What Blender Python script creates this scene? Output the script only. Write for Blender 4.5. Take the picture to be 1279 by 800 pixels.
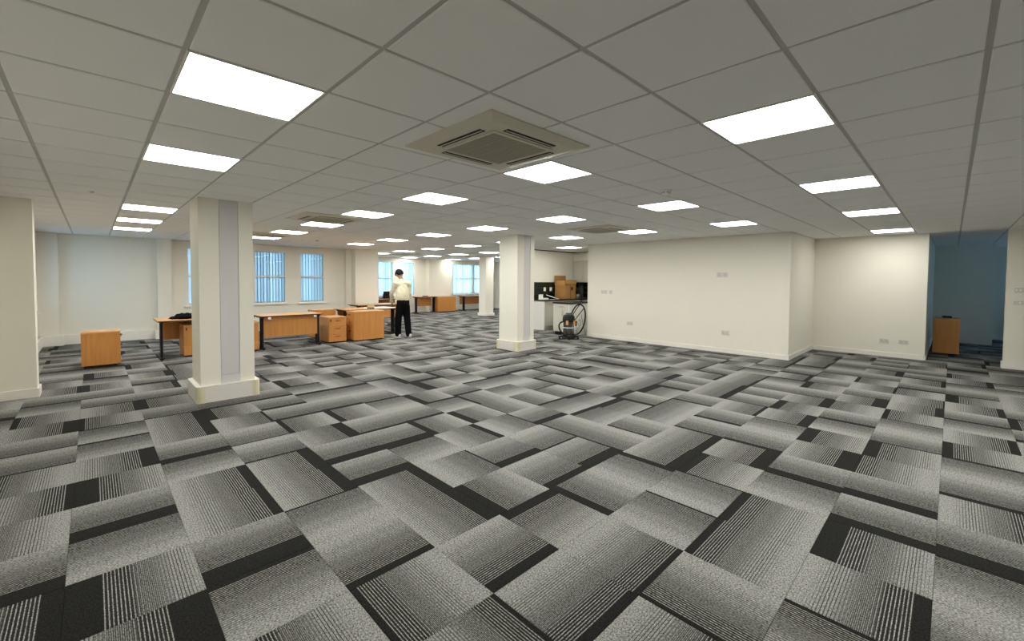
import bpy, bmesh, math, random
from mathutils import Vector, Matrix
random.seed(7)
SC = bpy.context.scene
COL = SC.collection
for o in list(bpy.data.objects): bpy.data.objects.remove(o)

# ------------------------------------------------------------------ camera
CX, CY, EYE, CEIL = -0.9057, -1.7221, 1.5282, 2.512
FPX, PPY = 536.87, 367.97
YAW, PITCH, ROLL = 0.7971, -0.03415, 0.00697
fw = Vector((math.cos(YAW)*math.cos(PITCH), math.sin(YAW)*math.cos(PITCH), math.sin(PITCH)))
rt0 = Vector((math.sin(YAW), -math.cos(YAW), 0)); up0 = rt0.cross(fw)
rt = rt0*math.cos(ROLL) + up0*math.sin(ROLL)
up = up0*math.cos(ROLL) - rt0*math.sin(ROLL)
cam = bpy.data.cameras.new('camera'); cam_o = bpy.data.objects.new('camera', cam); COL.objects.link(cam_o)
cam.sensor_fit = 'HORIZONTAL'; cam.sensor_width = 36.0; cam.lens = 36.0*FPX/1279
cam.shift_y = -(400-PPY)/1279; cam.clip_start = 0.05; cam.clip_end = 200
m = Matrix((rt, up, -fw)).transposed().to_4x4(); m.translation = Vector((CX, CY, EYE)); cam_o.matrix_world = m
SC.camera = cam_o

# ------------------------------------------------------------------ world, exposure
w = bpy.data.worlds.new('sky'); SC.world = w; w.use_nodes = True
bgn = w.node_tree.nodes['Background']
bgn.inputs[0].default_value = (0.39, 0.70, 1.0, 1); bgn.inputs[1].default_value = 8.6
SC.view_settings.view_transform = 'Standard'; SC.view_settings.look = 'None'
SC.view_settings.exposure = 0.0; SC.view_settings.gamma = 1.0; SC.view_settings.use_curve_mapping = False
SC.cycles.max_bounces = 8; SC.cycles.diffuse_bounces = 5; SC.cycles.transparent_max_bounces = 12
SC.cycles.sample_clamp_indirect = 6.0
PANEL_GLOW = 22.5
PANEL_TINT = (1.0, 0.995, 0.93)

# ------------------------------------------------------------------ materials
def mat(name, col, rough=0.6, metal=0.0, var=0.0, scale=20.0, bump=0.0, spec=0.5):
    m = bpy.data.materials.new(name); m.use_nodes = True
    nt = m.node_tree; b = nt.nodes['Principled BSDF']
    b.inputs['Roughness'].default_value = rough; b.inputs['Metallic'].default_value = metal
    b.inputs['Specular IOR Level'].default_value = spec
    b.inputs['Base Color'].default_value = (*col, 1)
    if var or bump:
        tc = nt.nodes.new('ShaderNodeTexCoord'); nz = nt.nodes.new('ShaderNodeTexNoise')
        nz.inputs['Scale'].default_value = scale; nz.inputs['Detail'].default_value = 4
        nt.links.new(tc.outputs['Object'], nz.inputs['Vector'])
        if var:
            mx = nt.nodes.new('ShaderNodeMixRGB')
            mx.inputs[1].default_value = (*[c*(1-var) for c in col], 1); mx.inputs[2].default_value = (*[min(1, c*(1+var)) for c in col], 1)
            nt.links.new(nz.outputs['Fac'], mx.inputs[0]); nt.links.new(mx.outputs[0], b.inputs['Base Color'])
        if bump:
            bp = nt.nodes.new('ShaderNodeBump'); bp.inputs['Strength'].default_value = bump; bp.inputs['Distance'].default_value = 0.002
            nt.links.new(nz.outputs['Fac'], bp.inputs['Height']); nt.links.new(bp.outputs[0], b.inputs['Normal'])
    return m

def wood(name, a, b_, rough=0.42, stretch=(30, 30, 1.6)):
    m = mat(name, a, rough); nt = m.node_tree; b = nt.nodes['Principled BSDF']
    tc = nt.nodes.new('ShaderNodeTexCoord'); mp = nt.nodes.new('ShaderNodeMapping'); mp.inputs['Scale'].default_value = stretch
    nz = nt.nodes.new('ShaderNodeTexNoise'); nz.inputs['Scale'].default_value = 1.0; nz.inputs['Detail'].default_value = 5; nz.inputs['Distortion'].default_value = 0.6
    cr = nt.nodes.new('ShaderNodeValToRGB'); cr.color_ramp.elements[0].position = .3; cr.color_ramp.elements[1].position = .72
    cr.color_ramp.elements[0].color = (*b_, 1); cr.color_ramp.elements[1].color = (*a, 1)
    L = nt.links
    L.new(tc.outputs['Object'], mp.inputs[0]); L.new(mp.outputs[0], nz.inputs['Vector']); L.new(nz.outputs['Fac'], cr.inputs[0]); L.new(cr.outputs[0], b.inputs['Base Color'])
    return m

WALL = mat('painted_plaster', (.80, .772, .68), .85, var=.015, scale=3, bump=.05)
WALLW = mat('white_gloss_trim', (.82, .79, .73), .45)
TRUNK = mat('lilac_grey_trunking', (.62, .60, .60), .5)
CREAM = mat('aged_cream_plastic', (.72, .66, .46), .5)
TILE = mat('mineral_fibre_tile', (.85, .85, .84), .95, var=.03, scale=90, bump=.15)
TBAR = mat('ceiling_tee_bar', (.47, .46, .44), .5)
WHITE = mat('white_plastic', (.80, .79, .76), .4)
SOCK = mat('socket_plastic', (.62, .60, .56), .4)
ACP = mat('cassette_plastic', (.60, .565, .45), .5)
GRL = mat('cassette_grille', (.36, .335, .25), .6)
BLACK = mat('black_metal', (.006, .006, .007), .5, spec=.25)
DARK = mat('dark_slot', (.01, .01, .01), .8)
BEECH = wood('beech_laminate', (.60, .265, .066), (.50, .205, .046))
BEECHT = wood('beech_top', (.66, .36, .15), (.58, .30, .115), .32, (1.6, 30, 30))
BEECHD = wood('beech_dark_edge', (.10, .045, .018), (.07, .03, .012))
CHROME = mat('brushed_steel', (.55, .55, .55), .3, 1.0)
DRUM = mat('dark_polished_steel', (.22, .22, .21), .22, 1.0)
CARDB = mat('brown_cardboard', (.40, .21, .065), .85, var=.08, scale=12)
CARDD = mat('cardboard_print', (.07, .02, .008), .9)
CLOTHB = mat('black_cloth', (.004, .004, .005), .95, spec=.08, bump=.4, scale=60)
SHIRT = mat('cream_cotton', (.74, .68, .50), .9, var=.05, scale=8, bump=.2)
TROUS = mat('black_trousers', (.004, .004, .0055), .9, spec=.08)
SKIN = mat('skin', (.42, .22, .14), .6)
HAIR = mat('black_hair', (.006, .005, .005), .6, spec=.2, var=.3, scale=60)
SHOE = mat('off_white_leather', (.62, .60, .57), .5)
PAPER = mat('white_paper', (.85, .84, .82), .8)
WORKTOP = mat('dark_worktop', (.018, .016, .017), .25)
CAB = mat('cabinet_cream', (.60, .585, .50), .4)
CABW = mat('appliance_white', (.80, .79, .75), .35)
YEL = mat('yellow_plastic', (.75, .36, .06), .45)
GTILE = mat('dark_green_glazed_tile', (.010, .016, .008), .15)
GROUT = mat('pale_grout', (.10, .105, .085), .8)
SLAB = mat('screed', (.03, .03, .03), .9)
BLUEP = mat('blue_plastic', (.02, .06, .12), .4)

def emis(name, col, s):
    m = bpy.data.materials.new(name); m.use_nodes = True; nt = m.node_tree
    for n in list(nt.nodes):
        if n.type == 'BSDF_PRINCIPLED': nt.nodes.remove(n)
    e = nt.nodes.new('ShaderNodeEmission'); e.inputs[0].default_value = (*col, 1); e.inputs[1].default_value = s
    nt.links.new(e.outputs[0], nt.nodes['Material Output'].inputs[0]); return m
GLOW = emis('lit_diffuser', PANEL_TINT, PANEL_GLOW)

def glass():
    m = bpy.data.materials.new('window_glass'); m.use_nodes = True; nt = m.node_tree
    nt.nodes.remove(nt.nodes['Principled BSDF'])
    t = nt.nodes.new('ShaderNodeBsdfTransparent'); t.inputs[0].default_value = (.95, .98, .97, 1)
    g = nt.nodes.new('ShaderNodeBsdfGlossy'); g.inputs['Roughness'].default_value = .02
    mx = nt.nodes.new('ShaderNodeMixShader'); fr = nt.nodes.new('ShaderNodeFresnel'); fr.inputs[0].default_value = 1.18
    nt.links.new(fr.outputs[0], mx.inputs[0]); nt.links.new(t.outputs[0], mx.inputs[1]); nt.links.new(g.outputs[0], mx.inputs[2])
    nt.links.new(mx.outputs[0], nt.nodes['Material Output'].inputs[0]); return m
GLASS = glass()
def blindmat():
    m = bpy.data.materials.new('blind_fabric'); m.use_nodes = True; nt = m.node_tree
    nt.nodes.remove(nt.nodes['Principled BSDF'])
    t = nt.nodes.new('ShaderNodeBsdfTranslucent'); t.inputs[0].default_value = (.72, .76, .80, 1)
    d = nt.nodes.new('ShaderNodeBsdfDiffuse'); d.inputs[0].default_value = (.5, .52, .54, 1)
    mx = nt.nodes.new('ShaderNodeMixShader'); mx.inputs[0].default_value = .30
    # overlap shade put into the colour along both slat edges, and slats of slightly different density
    tc = nt.nodes.new('ShaderNodeTexCoord'); sp = nt.nodes.new('ShaderNodeSeparateXYZ'); nt.links.new(tc.outputs['Object'], sp.inputs[0])
    ab = nt.nodes.new('ShaderNodeMath'); ab.operation = 'ABSOLUTE'; nt.links.new(sp.outputs[0], ab.inputs[0])
    mr = nt.nodes.new('ShaderNodeMapRange'); mr.inputs['From Min'].default_value = .026; mr.inputs['From Max'].default_value = .048
    mr.inputs['To Min'].default_value = 1.0; mr.inputs['To Max'].default_value = .42; nt.links.new(ab.outputs[0], mr.inputs['Value'])
    oi = nt.nodes.new('ShaderNodeObjectInfo'); ml = nt.nodes.new('ShaderNodeMath'); ml.operation = 'MULTIPLY_ADD'; ml.inputs[1].default_value = .30; ml.inputs[2].default_value = .72
    nt.links.new(oi.outputs['Random'], ml.inputs[0]); mm = nt.nodes.new('ShaderNodeMath'); mm.operation = 'MULTIPLY'; nt.links.new(mr.outputs[0], mm.inputs[0]); nt.links.new(ml.outputs[0], mm.inputs[1])
    vm = nt.nodes.new('ShaderNodeVectorMath'); vm.operation = 'SCALE'; vm.inputs[0].default_value = (.92, .93, .95); nt.links.new(mm.outputs[0], vm.inputs['Scale']); nt.links.new(vm.outputs[0], t.inputs[0])
    nt.links.new(t.outputs[0], mx.inputs[1]); nt.links.new(d.outputs[0], mx.inputs[2])
    nt.links.new(mx.outputs[0], nt.nodes['Material Output'].inputs[0]); return m
BLIND = blindmat()

def carpet():
    # UV.x is the distance across one tile measured from the inner edge of its black band, UV.y runs along it
    m = bpy.data.materials.new('striped_loop_pile_carpet'); m.use_nodes = True; nt = m.node_tree; L = nt.links; N = nt.nodes.new
    b = nt.nodes['Principled BSDF']; b.inputs['Roughness'].default_value = .95; b.inputs['Specular IOR Level'].default_value = .12
    uv = N('ShaderNodeUVMap'); sp = N('ShaderNodeSeparateXYZ'); L.new(uv.outputs[0], sp.inputs[0]); U = sp.outputs[0]
    geo = N('ShaderNodeNewGeometry')
    def mth(op, a, b_=None, c=None, clamp=False):
        n = N('ShaderNodeMath'); n.operation = op; n.use_clamp = clamp
        for k, v in enumerate((a, b_, c)):
            if v is None: continue
            if isinstance(v, (int, float)): n.inputs[k].default_value = v
            else: L.new(v, n.inputs[k])
        return n.outputs[0]
    # wobble of the yarn lines
    nw = N('ShaderNodeTexNoise'); nw.inputs['Scale'].default_value = 60; L.new(geo.outputs['Position'], nw.inputs['Vector'])
    Uw = mth('ADD', U, mth('MULTIPLY', mth('SUBTRACT', nw.outputs['Fac'], .5), .006))
    # heather speckle, stretched along the yarn through the uv
    mp = N('ShaderNodeMapping'); mp.inputs['Scale'].default_value = (75, 48, 1); L.new(uv.outputs[0], mp.inputs[0])
    rnd = mth('MULTIPLY', geo.outputs['Random Per Island'], 37.0)
    cmb = N('ShaderNodeCombineXYZ'); L.new(rnd, cmb.inputs[2])
    va = N('ShaderNodeVectorMath'); va.operation = 'ADD'; L.new(mp.outputs[0], va.inputs[0]); L.new(cmb.outputs[0], va.inputs[1])
    nz = N('ShaderNodeTexNoise'); nz.inputs['Scale'].default_value = 1; nz.inputs['Detail'].default_value = 3; nz.inputs['Roughness'].default_value = .7
    L.new(va.outputs[0], nz.inputs['Vector'])
    speck = mth('SUBTRACT', nz.outputs['Fac'], .5)
    def stripes(period, duty, soft):   # 1 where a line runs
        f = mth('FRACT', mth('DIVIDE', Uw, period))
        d = mth('ABSOLUTE', mth('SUBTRACT', f, .5))
        n = N('ShaderNodeMapRange'); n.inputs['From Min'].default_value = duty/2+soft; n.inputs['From Max'].default_value = duty/2-soft; n.clamp = True
        L.new(d, n.inputs['Value']); return n.outputs[0]
    coarse = stripes(.0285, .30, .06)      # bright threads on black
    darkln = stripes(.0285, .30, .06)      # black threads on light
    fine = stripes(.0140, .45, .12)
    def step(x, pos, soft=.004):
        n = N('ShaderNodeMapRange'); n.inputs['From Min'].default_value = pos-soft; n.inputs['From Max'].default_value = pos+soft; L.new(x, n.inputs['Value']); return n.outputs[0]
    s0, s1, s2, s3 = step(Uw, 0, .001), step(Uw, .25, .05), step(Uw, .46, .08), step(Uw, .70, .08)
    z0 = .013
    z1 = mth('ADD', .018, mth('MULTIPLY', coarse, .26))
    z2 = mth('ADD', .055, mth('MULTIPLY', fine, .15))
    z3 = mth('SUBTRACT', .245, mth('MULTIPLY', darkln, .19))
    z4 = .252
    def lerp(a, b_, t): 
        n = N('ShaderNodeMix'); n.data_type = 'FLOAT'
        for k, v in ((0, t), (2, a), (3, b_)):
            if isinstance(v, (int, float)): n.inputs[k].default_value = v
            else: L.new(v, n.inputs[k])
        return n.outputs[0]
    v = lerp(z0, z1, s0); v = lerp(v, z2, s1); v = lerp(v, z3, s2); v = lerp(v, z4, s3)
    v = mth('MULTIPLY', v, mth('ADD', 1.0, mth('MULTIPLY', speck, 4.6)))
    v = mth('MULTIPLY', v, mth('ADD', .90, mth('MULTIPLY', geo.outputs['Random Per Island'], .2)))
    v = mth('MAXIMUM', v, .006)
    cm = N('ShaderNodeCombineColor'); L.new(v, cm.inputs[0]); L.new(mth('MULTIPLY', v, .985), cm.inputs[1]); L.new(mth('MULTIPLY', v, .94), cm.inputs[2])
    L.new(cm.outputs[0], b.inputs['Base Color'])
    return m
CARPET = carpet()

# ------------------------------------------------------------------ mesh helpers
def link(name, me, material=None, parent=None, loc=(0, 0, 0), rz=0.0):
    o = bpy.data.objects.new(name, me); COL.objects.link(o)
    if material and me and not me.materials: me.materials.append(material)
    if parent: o.parent = parent
    o.location = loc; o.rotation_euler = (0, 0, rz); return o
def tag(o, label=None, cat=None, group=None, kind=None):
    if label: o['label'] = label
    if cat: o['category'] = cat
    if group: o['group'] = group
    if kind: o['kind'] = kind
    return o
def thing(name, label, cat, loc=(0, 0, 0), rz=0.0, group=None):
    return tag(link(name, None, loc=loc, rz=rz), label, cat, group)
class MB:
    def __init__(s): s.bm = bmesh.new()
    def box(s, x0, x1, y0, y1, z0, z1, bev=0.0, rot=None):
        r = bmesh.ops.create_cube(s.bm, size=1); vs = r['verts']
        for v in vs: v.co = Vector(((x0+x1)/2+v.co.x*(x1-x0), (y0+y1)/2+v.co.y*(y1-y0), (z0+z1)/2+v.co.z*(z1-z0)))
        if rot is not None: bmesh.ops.transform(s.bm, matrix=rot, verts=vs)
        if bev:
            es = list({e for v in vs for e in v.link_edges})
            bmesh.ops.bevel(s.bm, geom=es, offset=bev, segments=2, affect='EDGES', profile=.5)
        return s
    def cyl(s, c, r, h, axis='z', n=20, r2=None, cap=True):
        mt = {'z': Matrix(), 'x': Matrix.Rotation(math.pi/2, 4, 'Y'), 'y': Matrix.Rotation(math.pi/2, 4, 'X')}[axis]
        bmesh.ops.create_cone(s.bm, cap_ends=cap, segments=n, radius1=r, radius2=r if r2 is None else r2, depth=h, matrix=Matrix.Translation(Vector(c)) @ mt)
        return s
    def lathe(s, prof, n=28, c=(0, 0, 0)):
        rings = []
        for r, z in prof:
            rings.append([s.bm.verts.new((c[0]+r*math.cos(2*math.pi*k/n), c[1]+r*math.sin(2*math.pi*k/n), c[2]+z)) for k in range(n)])
        for a, b in zip(rings, rings[1:]):
            for k in range(n): s.bm.faces.new((a[k], a[(k+1) % n], b[(k+1) % n], b[k]))
        s.bm.faces.new(rings[0][::-1]); s.bm.faces.new(rings[-1]); return s
    def tube(s, pts, r, n=8, closed=False):
        pts = [Vector(p) for p in pts]; rings = []; prev = None
        for k, p in enumerate(pts):
            t = (pts[min(k+1, len(pts)-1)]-pts[max(k-1, 0)]).normalized()
            if prev is None:
                a = Vector((0, 0, 1)) if abs(t.z) < .9 else Vector((1, 0, 0)); u = t.cross(a).normalized()
            else: u = (prev - t*prev.dot(t)).normalized()
            prev = u; v = t.cross(u)
            rr = r[k] if isinstance(r, (list, tuple)) else r
            rings.append([s.bm.verts.new(p+(u*math.cos(2*math.pi*j/n)+v*math.sin(2*math.pi*j/n))*rr) for j in range(n)])
        for a, b in zip(rings, rings[1:]):
            for j in range(n): s.bm.faces.new((a[j], a[(j+1) % n], b[(j+1) % n], b[j]))
        s.bm.faces.new(rings[0][::-1]); s.bm.faces.new(rings[-1]); return s
    def prism(s, poly, z0, z1):
        a = [s.bm.verts.new((x, y, z0)) for x, y in poly]; b = [s.bm.verts.new((x, y, z1)) for x, y in poly]; n = len(poly)
        s.bm.faces.new(a[::-1]); s.bm.faces.new(b)
        for k in range(n): s.bm.faces.new((a[k], a[(k+1) % n], b[(k+1) % n], b[k]))
        return s
    def mesh(s, name, smooth=False):
        bmesh.ops.recalc_face_normals(s.bm, faces=s.bm.faces)
        me = bpy.data.meshes.new(name); s.bm.to_mesh(me); s.bm.free()
        if smooth:
            for p in me.polygons: p.use_smooth = True
        return me
    def obj(s, name, material, parent=None, loc=(0, 0, 0), rz=0.0, smooth=False):
        return link(name, s.mesh(name, smooth), material, parent, loc, rz)
def box(name, material, parent, *a, bev=0.0): return MB().box(*a, bev=bev).obj(name, material, parent)
def dup_tree(o, parent=None, loc=None, rz=None):
    c = o.copy(); COL.objects.link(c)
    c.parent = parent
    if loc is not None: c.location = loc
    if rz is not None: c.rotation_euler = (0, 0, rz)
    for ch in list(o.children): dup_tree(ch, c)
    return c

# ------------------------------------------------------------------ the room shell
# free floor areas, (x0, x1, y0, y1)
REG = [(-1.76, 8.8, -4.8, 12.3), (8.8, 10.85, -4.8, .48), (6.0, 15.0, 12.3, 15.85), (8.8, 15.0, 7.65, 12.3), (8.8, 11.4, 5.25, 7.65), (10.85, 16.7, -4.5, -1.38)]
def clip(x0, x1, y0, y1):
    out = []; A = 0
    for r in REG:
        a, b, c, d = max(x0, r[0]), min(x1, r[1]), max(y0, r[2]), min(y1, r[3])
        if b-a > 1e-4 and d-c > 1e-4: out.append((a, b, c, d)); A += (b-a)*(d-c)
    full = A > (x1-x0)*(y1-y0)*.9999
    return full, out
def project(x, y, z):
    d = Vector((x-CX, y-CY, z-EYE)); q = d.dot(fw)
    return None if q < .15 else (639.5+FPX*d.dot(rt)/q, PPY-FPX*d.dot(up)/q)
def shown_area(x0, x1, y0, y1, z):
    q = [project(x, y, z) for x, y in ((x0, y0), (x1, y0), (x1, y1), (x0, y1))]
    if any(p is None for p in q): 
        mid = project((x0+x1)/2, (y0+y1)/2, z)
        return 5000 if mid and -200 < mid[0] < 1480 and -200 < mid[1] < 1000 else 0
    if max(p[0] for p in q) < 0 or min(p[0] for p in q) > 1279 or min(p[1] for p in q) > 800 or max(p[1] for p in q) < 0: return 0
    q = [(min(max(a, 0), 1279), min(max(b, 0), 800)) for a, b in q]
    return abs(sum(q[k][0]*q[(k+1) % 4][1]-q[(k+1) % 4][0]*q[k][1] for k in range(4)))/2

fl = tag(box('floor', SLAB, None, -1.9, 16.9, -4.95, 16.0, -.12, -.0061), kind='structure')

# carpet tiles: 0.5 m squares; side that carries the black band and its width as a share of the tile
T = {}
def put(txt):
    for it in txt.split(';'):
        it = it.strip()
        if not it: continue
        ij, s, wd = it.split(); i, j = ij.split(','); T[(int(i), int(j))] = (s, float(wd))
put("0,0 x- .06; 0,-1 x+ .05; 1,-1 y- .10; 2,-1 y- .06; 1,0 y- .14; 1,1 x+ .20; 1,2 x+ .20; 2,0 y+ .18; 2,1 x- .15; 2,2 x+ .04; 3,0 x- .15; 3,-1 x+ .04;"
    "3,1 y- .15; 4,0 x+ .15; 4,1 y- .25; 3,2 y- .20; 2,3 y+ .06; -2,2 x- .26; -2,3 y+ .08; -2,4 y- .22; -2,5 x- .26; -2,6 x+ .22; -1,1 y+ .08; -1,2 y- .30;"
    "-1,3 x+ .12; -1,4 x+ .14; -1,5 y+ .12; 0,1 y- .10; 0,2 y+ .04; 0,3 x+ .20; 0,4 x+ .22; 1,3 y- .26; 1,4 y- .26; 2,4 y- .24; -1,0 x- .10; -2,1 x+ .30; 0,-2 x- .1;"
    "2,-2 x- .05; 3,-3 y- .12; 2,-3 x+ .05; 3,-2 y+ .09; 4,-2 y+ .12; 4,-3 y+ .24; 5,-3 x- .22; 5,-2 x+ .04; 6,-2 x- .20; 6,-3 x- .26; 7,-2 y- .25; 7,-3 y+ .03;"
    "4,-1 x+ .04; 5,-1 y+ .15; 6,-1 y- .24; 8,-3 y+ .20; 8,-4 x+ .10; 7,-4 x- .12; 6,-4 y- .10; 5,-4 x- .30; 4,-4 x+ .04; 3,-4 x- .1; 9,-4 y+ .14; 10,-4 y- .12; 11,-4 x+ .05;"
    "12,-4 x- .08; 13,-4 y- .12; 14,-4 y+ .25; 15,-4 x- .10; 16,-4 x+ .1; 6,-5 x- .1; 7,-5 x+ .05; 8,-5 y- .2; 9,-5 y- .18; 10,-5 y- .2;"
    "-3,2 x+ .15; -3,3 y- .24; -3,4 x- .10; -3,5 x+ .07; -3,6 x- .06; -3,7 y- .05; -3,8 y- .05; -3,9 x+ .23; -3,10 x- .10; -3,11 y+ .06; -3,12 y- .06; -3,13 x+ .1;"
    "-2,7 y+ .10; -2,8 y+ .07; -2,9 x- .08; -2,10 x+ .10; -2,11 y- .07; -2,12 y- .07; -2,13 x- .15; -1,6 y- .13; -1,7 x+ .20; -1,8 x+ .20; -1,9 y- .06; -1,10 x- .15; -1,11 y- .08;"
    "0,5 y- .06; 0,6 y- .04; 0,7 x+ .06; 0,8 x- .16; 0,9 y- .1; 1,5 x+ .24; 1,6 x- .1; 3,3 x+ .15; 3,4 x- .15; 2,5 y- .1; 3,5 y- .12; 4,2 y- .05; 4,3 x+ .05; 4,4 x- .20; 4,5 y+ .12; 5,1 x- .05;"
    "5,2 x- .05; 5,0 y- .20; 6,0 y- .18; 6,1 x- .06; 7,-1 x- .12; 7,0 x- .08; 7,1 y+ .06; 8,-1 x+ .05; 8,0 x- .12; 8,1 y+ .05; 9,0 y- .08; 9,-1 y- .2; 10,-1 y+ .2; 8,-2 y+ .24;"
    "9,-2 x+ .06; 9,-3 x- .05; 10,-3 x+ .05; 10,-2 x- .10; 11,-2 y+ .03; 12,-2 y- .28; 11,-3 y+ .1; 12,-3 y- .15; 10,0 x- .05; 11,-1 y- .2; 12,-1 x- .08; 13,-1 y+ .2")
OX, OY = -.03, -.2
ROT = {'x-': 0.0, 'y-': math.pi/2, 'x+': math.pi, 'y+': -math.pi/2}
rc = random.Random(12)
def tile_spec(i, j):
    if (i, j) in T: return T[(i, j)]
    side = rc.choice(['x-', 'y-', 'x+', 'y-', 'x-', 'y+'])
    return (side, rc.choice([.03, .05, .06, .1, .12, .15, .2, .24]))
def tile_uv(side, wd, fx, fy):    # fx, fy in 0..1 on the tile
    u = {'x-': fx, 'x+': 1-fx, 'y-': fy, 'y+': 1-fy}[side]; v = {'x-': fy, 'x+': 1-fy, 'y-': 1-fx, 'y+': fx}[side]
    return u-wd, v
variants = {}
def carpet_mesh(wd):
    if wd in variants: return variants[wd]
    g = .2494; b = .0012
    vs = [(-g, -g, -.006), (g, -g, -.006), (g, g, -.006), (-g, g, -.006), (-g, -g, -b), (g, -g, -b), (g, g, -b), (-g, g, -b),
          (-g+b, -g+b, 0), (g-b, -g+b, 0), (g-b, g-b, 0), (-g+b, g-b, 0)]
    fs = [(8, 9, 10, 11)] + [(4+k, 4+(k+1) % 4, 8+(k+1) % 4, 8+k) for k in range(4)] + [(k, (k+1) % 4, 4+(k+1) % 4, 4+k) for k in range(4)]
    me = bpy.data.meshes.new('carpet_tile'); me.from_pydata(vs, [], fs); uvl = me.uv_layers.new(name='UVMap')
    for l in me.loops:
        co = me.vertices[l.vertex_index].co; uvl.data[l.index].uv = ((co.x+.25)/.5-wd, (co.y+.25)/.5)
    me.materials.append(CARPET); variants[wd] = me; return me
cells = []
for i in range(-6, 36):
    for j in range(-12, 34):
        x0, y0 = OX+.5*i, OY+.5*j
        full, parts = clip(x0, x0+.5, y0, y0+.5)
        if parts: cells.append((shown_area(x0, x0+.5, y0, y0+.5, 0) if full else 0, i, j, full, parts))
cells.sort(reverse=True)
bv, bf, buv = [], [], []
for n, (ar, i, j, full, parts) in enumerate(cells):
    side, wd = tile_spec(i, j); x0, y0 = OX+.5*i, OY+.5*j
    if full and n < 298:
        link('carpet_tile', carpet_mesh(wd), None, fl, (x0+.25, y0+.25, 0), ROT[side])
    else:
        for a, b, c, d in ([(x0, x0+.5, y0, y0+.5)] if full else parts):
            a += .0006; b -= .0006; c += .0006; d -= .0006; k = len(bv)
            P = [(a, c), (b, c), (b, d), (a, d)]
            bv += [(x, y, 0) for x, y in P] + [(x, y, -.006) for x, y in P]
            F = [(k, k+1, k+2, k+3)] + [(k+4+q, k+4+(q+1) % 4, k+(q+1) % 4, k+q) for q in range(4)]
            bf += F
            for f in F: buv += [tile_uv(side, wd, (P[(vi-k) % 4][0]-x0)/.5, (P[(vi-k) % 4][1]-y0)/.5) for vi in f]
me = bpy.data.meshes.new('distant_carpet_tiles'); me.from_pydata(bv, [], bf); uvl = me.uv_layers.new(name='UVMap')
for l, q in zip(me.loops, buv): uvl.data[l.index].uv = q
tag(link('distant_carpet_tiles', me, CARPET, fl), kind='stuff')

# ceiling: slab, tee-bar grid, tegular tiles
ce = tag(box('ceiling', TBAR, None, -1.9, 16.9, -4.95, 16.0, CEIL+.012, CEIL+.2), kind='structure')
LIGHTS = [(3, -2), (7, -2), (11, -2), (16, -2), (-1, 1), (-1, 4), (-1, 10), (-1, 13), (-1, 16), (3, 1), (3, 4), (3, 7), (3, 10), (3, 13), (3, 16), (7, 1), (7, 4), (7, 7), (7, 10), (7, 13), (7, 16),
          (11, 1), (11, 4), (11, 7), (11, 10), (11, 13), (11, 16), (11, 19), (11, 22), (15, 10), (15, 13), (15, 16), (15, 19), (15, 22), (15, 25), (19, 13), (19, 16), (19, 19), (19, 22), (19, 25),
          (3, -5), (7, -5), (11, -5)]
Lset = set(LIGHTS)
g = .2885; b = .004
tv = [(-g, -g, .0), (g, -g, .0), (g, g, .0), (-g, g, .0), (-g, -g, -.006), (g, -g, -.006), (g, g, -.006), (-g, g, -.006),
      (-g+b, -g+b, -.009), (g-b, -g+b, -.009), (g-b, g-b, -.009), (-g+b, g-b, -.009)]
tf = [(11, 10, 9, 8)] + [(8+k, 8+(k+1) % 4, 4+(k+1) % 4, 4+k) for k in range(4)] + [(4+k, 4+(k+1) % 4, (k+1) % 4, k) for k in range(4)]
ctm = bpy.data.meshes.new('ceiling_tile'); ctm.from_pydata(tv, [], tf); ctm.materials.append(TILE)
cells = []
for i in range(-4, 29):
    for j in range(-9, 28):
        if (i, j) in Lset: continue
        x0, y0 = .6*i, .6*j; full, parts = clip(x0, x0+.6, y0, y0+.6)
        if parts: cells.append((shown_area(x0, x0+.6, y0, y0+.6, CEIL) if full else 0, i, j, full, parts))
cells.sort(reverse=True)
far = MB()
for n, (ar, i, j, full, parts) in enumerate(cells):
    x0, y0 = .6*i, .6*j
    if full and n < 298: link('ceiling_tile', ctm, None, ce, (x0+.3, y0+.3, CEIL+.002))
    else:
        for a, b_, c, d in ([(x0, x0+.6, y0, y0+.6)] if full else parts):
            if b_-a > .04 and d-c > .04: far.box(a+.0115, b_-.0115, c+.0115, d-.0115, CEIL-.007, CEIL+.002)
tag(far.obj('distant_ceiling_tiles', TILE, ce), kind='stuff')
gb = MB()
for i in range(-3, 29): gb.box(.6*i-.012, .6*i+.012, -4.8, 15.85, CEIL, CEIL+.014)
for j in range(-8, 27): gb.box(-1.76, 16.7, .6*j-.012, .6*j+.012, CEIL+.0003, CEIL+.014)
tag(gb.obj('ceiling_grid', TBAR, ce), kind='stuff')

def wall(name, axis, face, thick, a0, a1, holes=(), z1=CEIL+.02, m_=WALL):
    """axis 'x': wall running along X at y=face..face+thick; holes (a, b, z0, z1)"""
    mb = MB()
    def bx(a, b, c, d):
        lo, hi = min(face, face+thick), max(face, face+thick)
        if axis == 'x': mb.box(a, b, lo, hi, c, d)
        else: mb.box(lo, hi, a, b, c, d)
    cur = a0
    for a, b, c, d in sorted(holes):
        bx(cur, a, 0, z1); bx(a, b, 0, c); bx(a, b, d, z1); cur = b
    bx(cur, a1, 0, z1)
    bmesh.ops.remove_doubles(mb.bm, verts=mb.bm.verts, dist=1e-5)
    return tag(mb.obj(name, m_), kind='structure')
ZB, ZT = .79, 2.34
wall('wall_left', 'y', -1.76, -.16, -4.96, 12.46, [(10.5, 11.95, ZB, ZT)])
wall('wall_windows', 'x', 12.3, .16, -1.76, 5.2, [(.87, 1.74, ZB, ZT), (2.42, 3.284, ZB, ZT), (3.663, 4.41, ZB, ZT)])
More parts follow.
